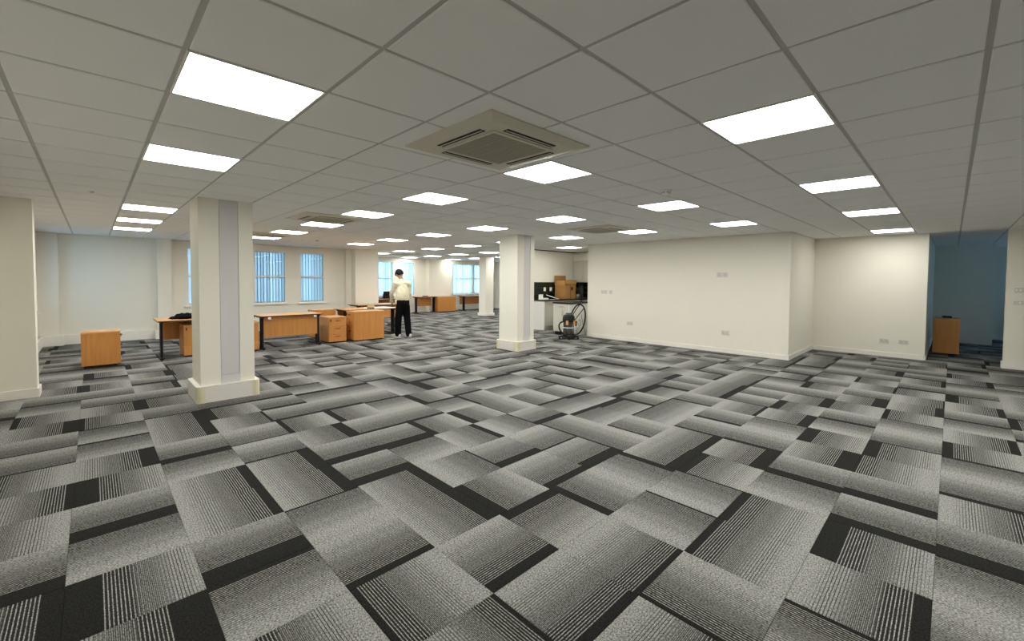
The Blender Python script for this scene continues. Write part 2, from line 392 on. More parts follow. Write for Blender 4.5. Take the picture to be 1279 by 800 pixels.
wall('wall_far', 'x', 15.85, .16, 5.84, 15.16, [(7.60, 8.80, ZB, ZT), (9.16, 9.89, ZB, ZT), (12.03, 14.81, ZB, ZT)])
wall('wall_far_left', 'y', 6.0, -.16, 12.46, 15.85)
wall('wall_far_right', 'y', 15.0, .16, 7.65, 15.85)
wall('wall_kitchen', 'x', 7.5, .15, 8.75, 15.16, z1=CEIL-.035)
tag(box('painted_shadow_gap', DARK, None, 8.78, 15.1, 7.53, 7.62, CEIL-.035, CEIL+.01), kind='structure')  # dark strip standing in for the shadow between kitchen wall top and ceiling
wall('wall_kitchen_side', 'y', 11.4, .12, 5.25, 7.5)
wall('wall_kitchen_near', 'x', 5.25, -.12, 8.92, 11.4)
wall('wall_right', 'y', 8.8, .12, .48, 5.25)
wall('wall_return', 'x', .48, .12, 8.92, 10.97)
wall('wall_recess', 'y', 10.85, .12, -1.38, .48)
wall('wall_corridor_left', 'x', -1.38, .12, 10.97, 15.12)
wall('wall_corridor_end', 'y', 15.0, .12, -2.45, -1.38)
wall('wall_corridor_back', 'y', 16.7, .12, -4.5, -1.26)
wall('wall_corridor_inner', 'x', -1.38, .12, 15.12, 16.7)
wall('wall_corridor_right', 'x', -4.5, -.16, 10.97, 16.82, [(12.9, 14.0, ZB, ZT), (14.9, 16.2, ZB, ZT)])
wall('wall_switches', 'y', 10.85, .12, -4.8, -2.4)
wall('wall_front', 'x', -4.8, -.16, -1.76, 10.97)
def struct_box(name, m_, *a, bev=0): return tag(box(name, m_, None, *a, bev=bev), kind='structure')
# piers and pilasters
struct_box('trim_2', WALL, -1.76, -1.43, 6.38, 6.65, 0, CEIL)
struct_box('trim_3', WALL, -1.76, -1.45, 2.95, 3.20, 0, CEIL)
struct_box('trim_4', WALL, -1.76, -1.44, 12.14, 12.3, 0, CEIL)
struct_box('trim_5', WALL, .26, .55, 12.14, 12.3, 0, CEIL)
struct_box('trim_6', WALL, 5.2, 6.0, 11.80, 12.46, 0, CEIL)
struct_box('trim_7', WALL, 5.04, 5.2, 12.12, 12.3, 0, CEIL)
struct_box('trim_8', WALL, 10.5, 11.7, 15.55, 15.85, 0, CEIL)
# skirtings
def skirt(name, *a): return struct_box(name, WALLW, *a, bev=.003)
skirt('baseboard_right', 8.783, 8.8, .463, 5.265, 0, .095)
skirt('baseboard_right_end', 8.783, 8.92, 5.25, 5.267, 0, .095)
skirt('baseboard_return', 8.80, 10.85, .463, .48, 0, .095)
skirt('baseboard_recess', 10.833, 10.85, -1.38, .463, 0, .095)
skirt('baseboard_corridor', 10.85, 15.0, -1.397, -1.38, 0, .095)
skirt('baseboard_corridor_end', 14.983, 15.0, -2.45, -1.397, 0, .12)
skirt('baseboard_corridor_back', 16.683, 16.7, -4.5, -1.38, 0, .12)
skirt('baseboard_switches', 10.83, 10.85, -4.8, -2.4, 0, .125)
skirt('baseboard_switches_end', 10.83, 10.97, -2.4, -2.38, 0, .125)
skirt('baseboard_pier', -1.76, -1.41, 6.36, 6.38, 0, .115)
skirt('baseboard_pier_side', -1.43, -1.41, 6.38, 6.67, 0, .115)
skirt('baseboard_near_pier', -1.76, -1.43, 3.20, 3.22, 0, .115)
skirt('baseboard_near_pier_side', -1.45, -1.43, 2.93, 3.20, 0, .115)
skirt('baseboard_left', -1.76, -1.70, 6.65, 12.14, 0, .22)
skirt('baseboard_pilaster', -1.76, -1.38, 12.08, 12.14, 0, .22)
skirt('baseboard_windows', -1.44, .26, 12.24, 12.30, 0, .22)
skirt('baseboard_pilaster_right', .20, .61, 12.08, 12.14, 0, .22)
skirt('baseboard_window_wall', .55, 5.04, 12.24, 12.30, 0, .22)
skirt('baseboard_far', 6.0, 10.5, 15.79, 15.85, 0, .22)
skirt('baseboard_far_pier', 10.44, 11.76, 15.49, 15.55, 0, .22)
skirt('baseboard_far_window', 11.7, 15.0, 15.79, 15.85, 0, .22)
skirt('baseboard_far_right', 14.94, 15.0, 7.65, 15.79, 0, .22)

# ------------------------------------------------------------------ windows and vertical blinds
WN = [0]
def window(loc, rz, wd, desc, z0=ZB, z1=ZT, mull=False, light_off=.04):
    """local frame: x along the wall (0..wd), +y outwards"""
    WN[0] += 1
    r = tag(link('window_%d' % WN[0], None, loc=loc, rz=rz), kind='structure')
    h = z1-z0; t = .035; zr = 1.585
    f = MB()
    f.box(0, t, .0, .05, z0, z1); f.box(wd-t, wd, .0, .05, z0, z1); f.box(t, wd-t, .0, .05, z1-t, z1); f.box(t, wd-t, .0, .05, z0, z0+t)
    if mull: f.box(wd/2-.045, wd/2+.045, .0, .05, z0+t, z1-t)
    f.obj('window_frame', WALLW, r)
    spans = [(t, wd/2-.045), (wd/2+.045, wd-t)] if mull else [(t, wd-t)]
    for a, b_ in spans:
        box('meeting_rail', WALLW, r, a, b_, .0, .045, zr-.022, zr+.022)
        box('window_pane', GLASS, r, a, b_, .022, .026, z0+t, zr-.022); box('window_pane', GLASS, r, a, b_, .022, .026, zr+.022, z1-t)
    box('window_sill', WALLW, r, -.06, wd+.06, -.06, .0, z0-.035, z0-.005, bev=.004)
    o = MB(); o.box(0, .05, .12, .155, z0, z1); o.box(wd-.05, wd, .12, .155, z0, z1); o.box(.05, wd-.05, .12, .155, z1-.06, z1); o.box(.05, wd-.05, .12, .155, z0, z0+.06); o.box(.05, wd-.05, .12, .155, 1.55, 1.60)
    o.obj('outer_sash', WALLW, r)
    bl = thing('vertical_blind', 'white vertical blind ' + desc, 'blind', loc, rz)
    box('headrail', WHITE, bl, .02, wd-.02, .065, .095, z1-.045, z1-.008)
    n = max(4, int((wd-.06)/.080)); stp = (wd-.06)/n
    sm = None
    rr = random.Random(WN[0])
    for k in range(n):
        x = .03+stp*(k+.5); ang = math.radians(-11+rr.uniform(-5, 5))
        if sm is None:
            q = MB(); q.box(-.052, .052, -.0006, .0006, z0+.02, z1-.045); sm = q.mesh('slat'); sm.materials.append(BLIND)
        s = link('slat', sm, None, bl, (x, .082, 0), ang)
    return r
window((.87, 12.3, 0), 0, .87, 'in the window half hidden by the near column')
window((2.42, 12.3, 0), 0, .864, 'in the wide window right of the near column')
window((3.663, 12.3, 0), 0, .747, 'in the narrow window second right of the near column')
window((7.60, 15.85, 0), 0, 1.20, 'behind the laptop beside the standing person')
window((9.16, 15.85, 0), 0, .73, 'in the narrow window behind the standing person')
window((12.03, 15.85, 0), 0, 2.78, 'in the wide far window behind the slim column', mull=True)
window((-1.76, 10.5, 0), math.pi/2, 1.45, 'in the left side wall seen edge on past the pier')
window((14.0, -4.5, 0), math.pi, 1.1, 'in the side corridor outside the picture')
window((16.2, -4.5, 0), math.pi, 1.3, 'at the far end of the side corridor outside the picture')

# ------------------------------------------------------------------ columns
def rounded(x0, x1, y0, y1, r, n=6):
    P = []
    for cx, cy, a in ((x1-r, y1-r, 0), (x0+r, y1-r, 90), (x0+r, y0+r, 180), (x1-r, y0+r, 270)):
        for k in range(n+1): t = math.radians(a+90*k/n); P.append((cx+r*math.cos(t), cy+r*math.sin(t)))
    return P
def corner_cap(mb, cx, cy, r, a0, z0, z1, n=8):
    P = [(cx+(r+.004)*math.cos(math.radians(a0+90*k/n)), cy+(r+.004)*math.sin(math.radians(a0+90*k/n))) for k in range(n+1)]
    P += [(cx+(r-.02)*math.cos(math.radians(a0+90*k/n)), cy+(r-.02)*math.sin(math.radians(a0+90*k/n))) for k in range(n, -1, -1)]
    mb.prism(P, z0, z1)
def column(x0, x1, y0, y1, label, t0, t1, sk=.05, skh=.20):
    c = thing('square_column', label, 'column', ((x0+x1)/2, (y0+y1)/2, 0), 0)
    hw, hd = (x1-x0)/2, (y1-y0)/2
    s = MB(); s.box(-hw, hw, -hd+.02, hd, 0, CEIL)
    a, b_ = t0*2*hw-hw, t1*2*hw-hw
    s.box(-hw, a, -hd, -hd+.02, 0, CEIL); s.box(b_, hw, -hd, -hd+.02, 0, CEIL); s.obj('shaft', WALL, c)
    tag(box('cable_trunking', TRUNK, c, a+.006, b_-.006, -hd+.006, -hd+.02, .32, CEIL), 'vertical grey cable trunking set between two white boards')
    box('trunking_shoe', TRUNK, c, a+.002, b_-.002, -hd-.002, -hd+.02, skh-.01, .315, bev=.002)
    R = .055
    k = MB(); k.prism(rounded(-hw-sk, hw+sk, -hd-sk, hd+sk, R), .004, skh); k.obj('skirting_trunking', TRUNK2, c)
    cap = MB(); cap.prism(rounded(-hw-sk-.002, hw+sk+.002, -hd-sk-.002, hd+sk+.002, R), skh, skh+.006); cap.obj('skirting_ledge', WALLW, c)
    for sx, sy, a0 in ((1, 1, 0), (-1, 1, 90), (-1, -1, 180), (1, -1, 270)):
        q = MB(); corner_cap(q, sx*(hw+sk-R), sy*(hd+sk-R), R, a0, .002, skh+.003)
        for (dx, dy) in ((1, 0), (0, 1)):
            ex = sx*(hw+sk-R) if dx else sx*(hw+sk+.002); ey = sy*(hd+sk-R) if dy else sy*(hd+sk+.002)
            if dx: q.box(min(ex, ex-sx*.03), max(ex, ex-sx*.03), min(ey-sy*.006, ey), max(ey-sy*.006, ey), .002, skh+.003)
            else: q.box(min(ex-sx*.006, ex), max(ex-sx*.006, ex), min(ey, ey-sy*.03), max(ey, ey-sy*.03), .002, skh+.003)
        tag(q.obj('corner_cap', CREAM, c), 'rounded yellowed cream corner cap')
    return c
TRUNK2 = mat('pale_trunking', (.74, .71, .66), .45)
column(.02, .60, 4.65, 5.23, 'broad white square column nearest the camera, with a grey cable trunking strip', .36, .72)
column(5.59, 6.12, 4.77, 5.33, 'white square column in the middle of the room, left of the kitchen', .38, .76)
cf = thing('slim_column', 'slim white square column far off in front of the wide blue window', 'column', (11.22, 12.28, 0))
MB().box(-.22, .22, -.22, .22, 0, CEIL).obj('shaft', WALL, cf); MB().box(-.26, .26, -.26, .26, 0, .12, bev=.01).obj('skirting_trunking', WALLW, cf)

# ------------------------------------------------------------------ ceiling fittings
fr = MB()
for a in ((-.294, .294, -.294, -.283), (-.294, .294, .283, .294), (-.294, -.283, -.283, .283), (.283, .294, -.283, .283)): fr.box(*a, -.008, .01)
frm = fr.mesh('frame'); frm.materials.append(WHITE)
dfm = MB().box(-.283, .283, -.283, .283, -.004, .006).mesh('diffuser'); dfm.materials.append(GLOW)
ORD = ['nearest', 'second', 'third', 'fourth', 'fifth', 'sixth', 'seventh', 'eighth', 'ninth']
rows = {}
for (i, j) in LIGHTS:
    if j <= -5 or (i, j) == (-1, -2): key = 'behind'
    elif j == -2: key = 'right'
    elif (i, j) in ((15, 13), (19, 13), (19, 16)): key = 'hidden'
    else: key = i
    rows.setdefault(key, []).append((i, j))
RD = {-1: 'far left ceiling row, beyond the near column', 3: 'second ceiling row from the left, past the nearest cassette', 7: 'middle ceiling row, behind the nearest cassette', 11: 'ceiling row starting above the long right-hand wall',
      15: 'ceiling row from the kitchen to the far windows', 19: 'short farthest ceiling row by the slim column', 'right': 'right edge of the ceiling, ahead of the blue corridor'}
for key, cellsk in rows.items():
    cellsk.sort(key=lambda c: (c[0]*.6-CX)**2+(c[1]*.6-CY)**2)
    for n, (i, j) in enumerate(cellsk):
        if key == 'behind': lb = 'light panel behind the camera, %s of three' % ORD[n]
        elif key == 'hidden': lb = 'light panel hidden behind the middle column, %s of three' % ORD[n]
        else: lb = 'light panel, %s along the %s' % (ORD[n], RD[key])
        p = thing('ceiling_light', lb, 'ceiling light', ((i+.5)*.6, (j+.5)*.6, CEIL), 0, 'square light panels in the tiled ceiling')
        link('frame', frm, None, p); link('diffuser', dfm, None, p)

def cassette(x, y, label):
    c = thing('ceiling_cassette', label, 'air conditioner', (x, y, CEIL), 0, 'air conditioning cassettes in the ceiling')
    p = MB(); H = .475
    # sloping outer rim down to a raised centre
    prof = [(H, -.006), (H, -.018), (.40, -.034), (.30, -.034)]
    rings = [[p.bm.verts.new((sx*r, sy*r, z)) for sx, sy in ((-1, -1), (1, -1), (1, 1), (-1, 1))] for r, z in prof]
    for a, b_ in zip(rings, rings[1:]):
        for k in range(4): p.bm.faces.new((a[k], a[(k+1) % 4], b_[(k+1) % 4], b_[k]))
    p.bm.faces.new(rings[-1]); p.bm.faces.new(rings[0][::-1]); p.obj('fascia', ACP, c)
    q = MB()
    for a in ((-.285, .285, -.285, -.262), (-.285, .285, .262, .285), (-.285, -.262, -.262, .262), (.262, .285, -.262, .262)): q.box(*a, -.042, -.030)
    q.obj('grille_frame', ACP, c)
    box('grille_backing', DARK, c, -.262, .262, -.262, .262, -.0355, -.0345)
    gq = MB(); n = 22
    for k in range(n): yy = -.262+.524*(k+.5)/n; gq.box(-.262, .262, yy-.0085, yy+.0085, -.040, -.0356)
    for k in (-.13, 0, .13): gq.box(k-.006, k+.006, -.262, .262, -.041, -.0356)
    tag(gq.obj('intake_grille', GRL, c), kind='stuff')
    for k in range(4):
        v = MB(); v.box(-.235, .235, -.362, -.312, -.0365, -.0345); v.obj('air_outlet', DARK, c, rz=k*math.pi/2)
        v = MB(); v.box(-.228, .228, -.342, -.331, -.039, -.0368, bev=.001); v.obj('louvre_vane', ACP, c, rz=k*math.pi/2)
    return c
cassette(1.22, .62, 'beige square air conditioning cassette nearest the camera')
cassette(1.82, 5.36, 'beige ceiling cassette just right of the near column')
cassette(1.86, 9.0, 'beige ceiling cassette farthest along, close to the left windows')
cassette(6.02, 2.96, 'beige ceiling cassette above the right-hand wall')
cassette(7.7, 13.1, 'beige ceiling cassette far off above the standing person')
def detector(x, y, label, r=.05, h=.045):
    d = thing('smoke_detector', label, 'smoke detector', (x, y, CEIL-.007))
    MB().lathe([(r, 0), (r, -.012), (r*.92, -.02), (r*.8, -.02)], 24).obj('mounting_base', WHITE, d, smooth=False)
    MB().lathe([(r*.75, -.018), (r*.8, -h*.7), (r*.6, -h), (r*.2, -h-.004)], 24).obj('sensor_head', WHITE, d)
    v = MB()
    for k in range(8): v.box(-.003, .003, r*.74, r*.80, -h*.62, -.022, rot=Matrix.Rotation(k*math.pi/4, 4, 'Z'))
    if r > .03: v.obj('vent_slot', DARK, d)
detector(3.53, .46, 'small white smoke detector on the ceiling above the right-hand wall', .06, .055)
detector(3.16, 9.46, 'tiny smoke detector on the ceiling above the narrow window')
detector(11.0, 11.3, 'tiny smoke detector on the ceiling beside the slim column')
detector(-.89, 5.16, 'small ceiling sensor left of the near column', .02, .012)

# ------------------------------------------------------------------ sockets and switches (plates lie on walls facing -X)
def plate(x, y, z, w_, h_, label, name='wall_socket', n=2, rz=0, cat='socket'):
    s = thing(name, label, cat, (x, y, z), rz)
    MB().box(-.012, 0, -w_/2, w_/2, -h_/2, h_/2, bev=.002).obj('plate', SOCK, s)
    for k in range(n):
        yy = (k-(n-1)/2)*w_/n
        if name == 'light_switch': box('rocker', WHITE, s, -.016, -.011, yy-.012, yy+.012, -.018, .018)
        else:
            q = MB(); q.box(-.0128, -.0119, yy-.004, yy+.004, .008, .018); q.box(-.0128, -.0119, yy-.016, yy-.008, -.016, -.010); q.box(-.0128, -.0119, yy+.008, yy+.016, -.016, -.010); q.obj('pin_holes', DARK, s)
            box('rocker', WHITE, s, -.0145, -.0115, yy-.03, yy-.021, .012, .028)
G = 'small grey plates on the right-hand walls'
plate(8.8, 4.72, 1.232, .17, .095, 'double outlet plate at chest height near the kitchen end of the wall')
plate(8.8, 4.52, 1.232, .09, .095, 'single outlet plate at chest height, right of the double one near the kitchen', n=1)
plate(8.8, 1.80, 1.674, .10, .10, 'left one of the paired outlet plates high on the wall', n=1)
plate(8.8, 1.68, 1.674, .10, .10, 'right one of the paired outlet plates high on the wall', n=1)
plate(8.8, 3.94, .46, .165, .09, 'low double socket on the long wall, nearer the kitchen')
plate(8.8, 1.65, .435, .16, .09, 'low double socket on the long wall, nearer the corner')
plate(10.85, -.765, .325, .15, .09, 'low double socket in the recess, left of two')
plate(10.85, -1.065, .33, .15, .08, 'low double socket in the recess, right of two')
plate(10.85, -2.57, 1.415, .15, .09, 'light switch plate on the right end wall, upper of two', 'light_switch', 3, cat='switch')
plate(10.85, -2.57, 1.19, .16, .065, 'slim plate on the right end wall, lower of two', 'light_switch', 1, cat='switch')
cpn = thing('control_panel', 'small dark control panel on the wall in the blue-lit corridor', 'control panel', (16.7, -3.02, 1.54))
MB().box(-.05, 0, -.09, .09, -.17, .17, bev=.01).obj('casing', BLACK, cpn); box('screen', BLUEP, cpn, -.052, -.049, -.06, .06, .02, .12)

# ------------------------------------------------------------------ furniture
def pedestal(loc, w_, d_, h_, label, rz=0.0, drawers=3, name='drawer_pedestal', lockside=-1, split=None, handles=True, group='beech drawer units'):
    """drawer fronts look towards local -Y; origin is the middle of the base"""
    p = thing(name, label, 'drawer unit', loc, rz, group)
    hw, hd = w_/2, d_/2
    MB().box(-hw, hw, -hd+.018, hd, .03, h_-.025).obj('carcass', BEECH, p)
    MB().box(-hw+.02, hw-.02, -hd+.05, hd-.03, 0, .03).obj('plinth', BLACK, p)
    MB().box(-hw-.004, hw+.004, -hd-.004, hd+.004, h_-.025, h_, bev=.003).obj('top', BEECHT, p)
    zz = [.035]; tot = h_-.03-.035
    fr_ = split or [1/drawers]*drawers
    for f in fr_: zz.append(zz[-1]+tot*f)
    for k in range(len(fr_)):
        d = MB().box(-hw+.003, hw-.003, -hd, -hd+.018, zz[k]+.003, zz[k+1]-.003, bev=.002).obj('drawer', BEECH, p)
        if handles:
            zc = zz[k+1]-.055
            q = MB(); q.tube([(-.05, -hd+.002, zc), (-.048, -hd-.022, zc), (-.03, -hd-.028, zc-.004), (.03, -hd-.028, zc-.004), (.048, -hd-.022, zc), (.05, -hd+.002, zc)], .006, 8); q.obj('handle', BLACK, d, smooth=True)
    lk = MB().cyl((lockside*(hw-.045), -hd-.003, h_-.065), .011, .012, 'y', 14); lk.box(lockside*(hw-.045)-.009, lockside*(hw-.045)+.009, -hd-.012, -hd-.004, h_-.105, h_-.055)
    lk.obj('lock', BLACK, p)
    return p
def desk(x0, x1, y0, y1, label, h_=.73, panel=None, tabs=False, cable=False, sides=(-1, 1), panelz=(.30, .70)):
    d = thing('office_desk', label, 'desk', ((x0+x1)/2, (y0+y1)/2, 0), 0, 'beech office desks')
    hw, hd = (x1-x0)/2, (y1-y0)/2
    MB().box(-hw, hw, -hd, hd, h_-.022, h_, bev=.003).obj('desktop', BEECHT, d)
    e = MB()
    for a in ((-hw-.002, hw+.002, -hd-.002, -hd), (-hw-.002, hw+.002, hd, hd+.002), (-hw-.002, -hw, -hd, hd), (hw, hw+.002, -hd, hd)): e.box(*a, h_-.024, h_-.003)
    e.obj('edge_banding', BEECHD, d)
    for s in sides:
        x = s*(hw-.06)
        l = MB(); l.box(x-.02, x+.02, -hd+.10, -hd+.16, .04, h_-.03, bev=.004); l.box(x-.02, x+.02, -hd+.20, -hd+.25, .04, h_-.03, bev=.004)
        l.box(x-.02, x+.02, -hd+.03, hd-.06, h_-.055, h_-.024, bev=.004)
        g_ = l.obj('leg', BLACK, d)
        f = MB(); f.box(x-.03, x+.03, -hd+.01, hd-.05, .012, .04, bev=.008); f.cyl((x, -hd+.05, .006), .016, .012); f.cyl((x, hd-.09, .006), .016, .012); f.obj('foot_bar', BLACK, g_)
    if panel is not None:
        box('modesty_panel', BEECH, d, -hw+.085, hw-.085, panel, panel+.018, *panelz)
    if tabs:
        for s in (-1, 1): 
            q = MB().box(s*(hw-.17)-.03, s*(hw-.17)+.03, -hd-.006, -hd+.002, h_-.075, h_-.028, bev=.002); tag(q.obj('cable_clip', PAPER, d), 'small white clip under the desk edge')
    return d
pedestal((-.815, 8.62, 0), .43, .49, .60, 'low beech drawer unit standing alone by the left wall, back towards the camera', rz=math.pi/2)
desk(-.06, 1.50, 8.42, 9.24, 'beech desk left of the near column with a black jacket on it', panel=.33)
pedestal((.545, 8.82, 0), .43, .56, .62, 'beech drawer unit under the desk left of the near column', handles=False)
pedestal((1.385, 8.74, 0), .42, .56, .62, 'beech drawer unit seen as a narrow strip right of the near column', handles=False)
desk(1.62, 2.90, 8.44, 9.20, 'beech desk with black end legs and full front panel, right of the near column', panel=-.27, tabs=True, panelz=(.26, .70))
pedestal((3.275, 8.80, 0), .42, .58, .62, 'beech three-drawer pedestal with black handles facing the camera')
pedestal((3.41, 9.85, 0), .44, .55, .73, 'beech drawer unit half hidden behind the three-drawer pedestal', rz=math.pi/2)
pedestal((4.03, 8.64, 0), .42, .80, .735, 'wide desk-high beech unit left of the standing person, drawers facing left', rz=-math.pi/2, split=[.40, .34, .26])
desk(3.75, 5.22, 9.14, 9.94, 'desk covered with papers that the person leans on', panel=.34)
desk(4.88, 6.30, 10.85, 11.65, 'dark-edged beech desk standing behind the paper-covered desk', panel=-.30)
desk(7.02, 8.42, 14.2, 15.0, 'far desk carrying the black laptop below the left far window', panel=.30, h_=.735)
desk(9.50, 10.56, 15.02, 15.45, 'far beech desk left of the far wide beech unit', panel=.12, h_=.745)
pedestal((11.10, 15.2, 0), .44, 1.04, .735, 'far wide beech unit under the far pier, right of a desk', rz=-math.pi/2)
desk(12.18, 13.8, 14.98, 15.6, 'farthest beech desk, half hidden behind the slim column', panel=.22, h_=.725)
pedestal((12.43, -1.66, 0), .40, .62, .77, 'dark beech drawer unit standing in the dim blue corridor', rz=math.pi/2)

# jacket heap
def jacket():
    mb = MB(); n, mm = 34, 18; rr = random.Random(4)
    top = {}
    for i in range(n):
        for j in range(mm):
            u, v = i/(n-1), j/(mm-1); x = -.36+.72*u; y = -.18+.36*v
            e = min(1, min(u, 1-u)*7)*min(1, min(v, 1-v)*5); e = math.sqrt(max(0, e))
            z = e*(.05+.075*u+.018*math.sin(u*19+v*5)+.014*math.sin(v*17-u*9)+.01*math.sin(u*41+v*23))
            x += .02*math.sin(v*9); y += .02*math.sin(u*12)
            top[i, j] = mb.bm.verts.new((x, y, max(.002, z)))
    bot = {k: mb.bm.verts.new((v.co.x, v.co.y, 0)) for k, v in top.items()}
    for i in range(n-1):
        for j in range(mm-1):
            mb.bm.faces.new((top[i, j], top[i+1, j], top[i+1, j+1], top[i, j+1])); mb.bm.faces.new((bot[i, j+1], bot[i+1, j+1], bot[i+1, j], bot[i, j]))
    ring = [(i, 0) for i in range(n)]+[(n-1, j) for j in range(1, mm)]+[(i, mm-1) for i in range(n-2, -1, -1)]+[(0, j) for j in range(mm-2, 0, -1)]
    for a, b_ in zip(ring, ring[1:]+ring[:1]): mb.bm.faces.new((bot[a], bot[b_], top[b_], top[a]))
    return mb
jk = thing('folded_jacket', 'black jacket heaped on the desk left of the near column', 'jacket', (.52, 8.86, .733), 0)
jacket().obj('body_cloth', CLOTHB, jk, smooth=True)
MB().tube([(.05, -.17, .05), (.0, -.20, .035), (-.12, -.19, .03), (-.22, -.16, .032)], [.03, .035, .032, .028], 10).obj('sleeve', CLOTHB, jk, smooth=True)

# things on the desks
def sheet(x, y, z, rz, label, w_=.21, l_=.297, t=.002, g='loose papers on the desk', m_=PAPER):
    o = MB().box(-w_/2, w_/2, -l_/2, l_/2, 0, t).obj('paper_sheet', m_, None, (x, y, z), rz); tag(o, label, 'paper', g)
    return o
sheet(5.05, 9.32, .7305, .3, 'large white sheet of paper under the person\'s hand', .42, .30)
sheet(4.62, 9.62, .7305, -.4, 'white paper lying behind the large sheet on the leaned-on desk', .30, .42)
sheet(5.02, 9.74, .7305, .1, 'white paper at the back edge of the leaned-on desk', .42, .30)
cb = thing('card_box', 'small cream card box on the paper-covered desk', 'box', (4.50, 9.30, .7305), .2)
MB().box(-.07, .07, -.06, .06, 0, .13, bev=.002).obj('carton', mat('cream_card', (.62, .50, .33), .8), cb); box('lid', mat('cream_card_lid', (.70, .60, .42), .8), cb, -.073, .073, -.063, .063, .11, .135); box('dark_base', BEECHD, cb, -.074, .074, -.064, .064, .0005, .03)
lp = thing('laptop', 'open black laptop on the far desk beside the person', 'laptop', (7.72, 14.50, .7355), .15)
MB().box(-.19, .19, -.02, .24, 0, .018, bev=.003).obj('keyboard_base', BLACK, lp)
sl = MB().box(-.19, .19, -.006, .006, 0, .29, bev=.003); bmesh.ops.transform(sl.bm, matrix=Matrix.Translation((0, -.02, .016)) @ Matrix.Rotation(math.radians(12), 4, 'X'), verts=sl.bm.verts); sl.obj('screen_lid', BLACK, lp)
tag(MB().box(-.11, .11, -.07, .07, 0, .03, bev=.004).obj('document_tray', BLACK, None, (10.05, 15.2, .7455), .1), 'small dark tray lying on the far desk', 'tray')
tag(MB().box(-.10, .10, -.07, .07, 0, .035, bev=.004).obj('notebook', BLACK, None, (12.55, -1.66, .7705), .1), 'black notebook lying on the unit in the blue corridor', 'notebook')

# ------------------------------------------------------------------ kitchen
kw = thing('kitchen_base_units', 'cream kitchen base units along the back wall below the cardboard box', 'kitchen units', (8.95, 6.95, 0))
MB().box(.0, .018, .0, .53, 0, .885).obj('end_panel', CABW, kw)
MB().box(.018, 1.84, .02, .53, .12, .885).obj('carcass', CAB, kw); box('plinth', CAB, kw, .03, 1.84, .06, .5, 0, .12)
for k in range(3):
    a = .02+.60*k
    d = MB().box(a+.003, min(2.44, a+.597), .0, .02, .125, .74, bev=.002).obj('cabinet_door', CAB, kw)
    MB().box(a+.54, a+.552, -.03, -.018, .55, .70).box(a+.54, a+.552, -.02, .002, .55, .56).box(a+.54, a+.552, -.02, .002, .69, .70).obj('handle', CHROME, d)
    d = MB().box(a+.003, min(2.44, a+.597), .0, .02, .745, .885, bev=.002).obj('drawer', CAB, kw)
    MB().box(a+.22, a+.38, -.03, -.018, .81, .822).box(a+.22, a+.23, -.02, .002, .81, .822).box(a+.37, a+.38, -.02, .002, .81, .822).obj('handle', CHROME, d)
wtp = tag(MB().box(8.92, 11.40, 6.91, 7.5, .89, .93, bev=.004).obj('worktop', WORKTOP, None), 'long dark worktop along the kitchen back wall under the green tiles', 'worktop')
# near unit (L return end)
nu = thing('kitchen_end_unit', 'white low kitchen unit with a dark top behind the vacuum cleaner', 'kitchen unit', (8.42, 5.58, 0))
MB().box(.02, .95, .018, .56, .10, .88).obj('carcass', CAB, nu)
MB().box(.0, .95, .0, .018, 0, .88).obj('end_panel', CABW, nu)
d = MB().box(.0, .02, .02, .56, .12, .74, bev=.002).obj('cabinet_door', CAB, nu); MB().box(-.03, -.018, .22, .232, .55, .70).box(-.02, .002, .22, .232, .55, .56).box(-.02, .002, .22, .232, .69, .70).obj('handle', CHROME, d)
d = MB().box(.0, .02, .02, .56, .745, .878, bev=.002).obj('drawer', CAB, nu); MB().box(-.03, -.018, .20, .36, .81, .822).box(-.02, .002, .20, .212, .81, .822).box(-.02, .002, .348, .36, .81, .822).obj('handle', CHROME, d)
MB().box(-.02, .95, -.03, .58, .88, .925, bev=.004).obj('counter_top', WORKTOP, nu)
box('plinth', BLACK, nu, .05, .9, .03, .54, 0, .1)
# splashback tiles are parts of the kitchen wall
kwall = bpy.data.objects['wall_kitchen']
gt = box('tile_grout', GROUT, kwall, 8.92, 11.4, 7.494, 7.5, .93, 1.47)
tm = MB().box(-.1475, .1475, -.004, .004, -.0865, .0865, bev=.002).mesh('wall_tile'); tm.materials.append(GTILE)
for r_ in range(3):
    for k in range(9):
        x = 8.92+.15+.305*k-(.15 if r_ % 2 else 0)
        if x-.15 < 8.915 or x+.15 > 11.41: continue
        link('wall_tile', tm, None, kwall, (x, 7.490, .93+.09+.18*r_))
for x, lb in ((9.56, 'white socket on the green tiled splashback, left of two'), (9.86, 'white socket on the green tiled splashback, right of two, by the cardboard box')):
    s = thing('wall_socket', lb, 'socket', (x, 7.486, 1.24)); MB().box(-.05, .05, -.012, 0, -.06, .06, bev=.002).obj('plate', WHITE, s); box('rocker', WHITE, s, -.03, -.02, -.016, -.011, .0, .03)
wu = thing('wall_cupboard', 'cream wall cupboard on the right side wall of the kitchen', 'cupboard', (11.06, 6.2, 1.47))
MB().box(.02, .335, .0, 1.29, 0, .72).obj('carcass', CAB, wu)
for k in range(3):
    dd = MB().box(0, .02, .43*k+.003, .43*k+.427, .003, .717, bev=.002).obj('cupboard_door', CAB, wu); y = .43*k+.05
    MB().box(-.03, -.018, y, y+.012, .05, .21).box(-.02, .002, y, y+.012, .05, .06).box(-.02, .002, y, y+.012, .20, .21).obj('handle', CHROME, dd)
struct_box('trim_9', WALL, 11.08, 11.4, 6.2, 7.5, 2.2, CEIL-.035)
su = thing('kitchen_side_units', 'cream base units under the worktop along the kitchen side wall', 'kitchen units', (10.82, 5.75, 0))
MB().box(.02, .57, .0, 1.14, .1, .885).obj('carcass', CAB, su)
for k in range(2): MB().box(0, .02, .57*k+.003, .57*k+.567, .12, .88, bev=.002).obj('cabinet_door', CAB, su)
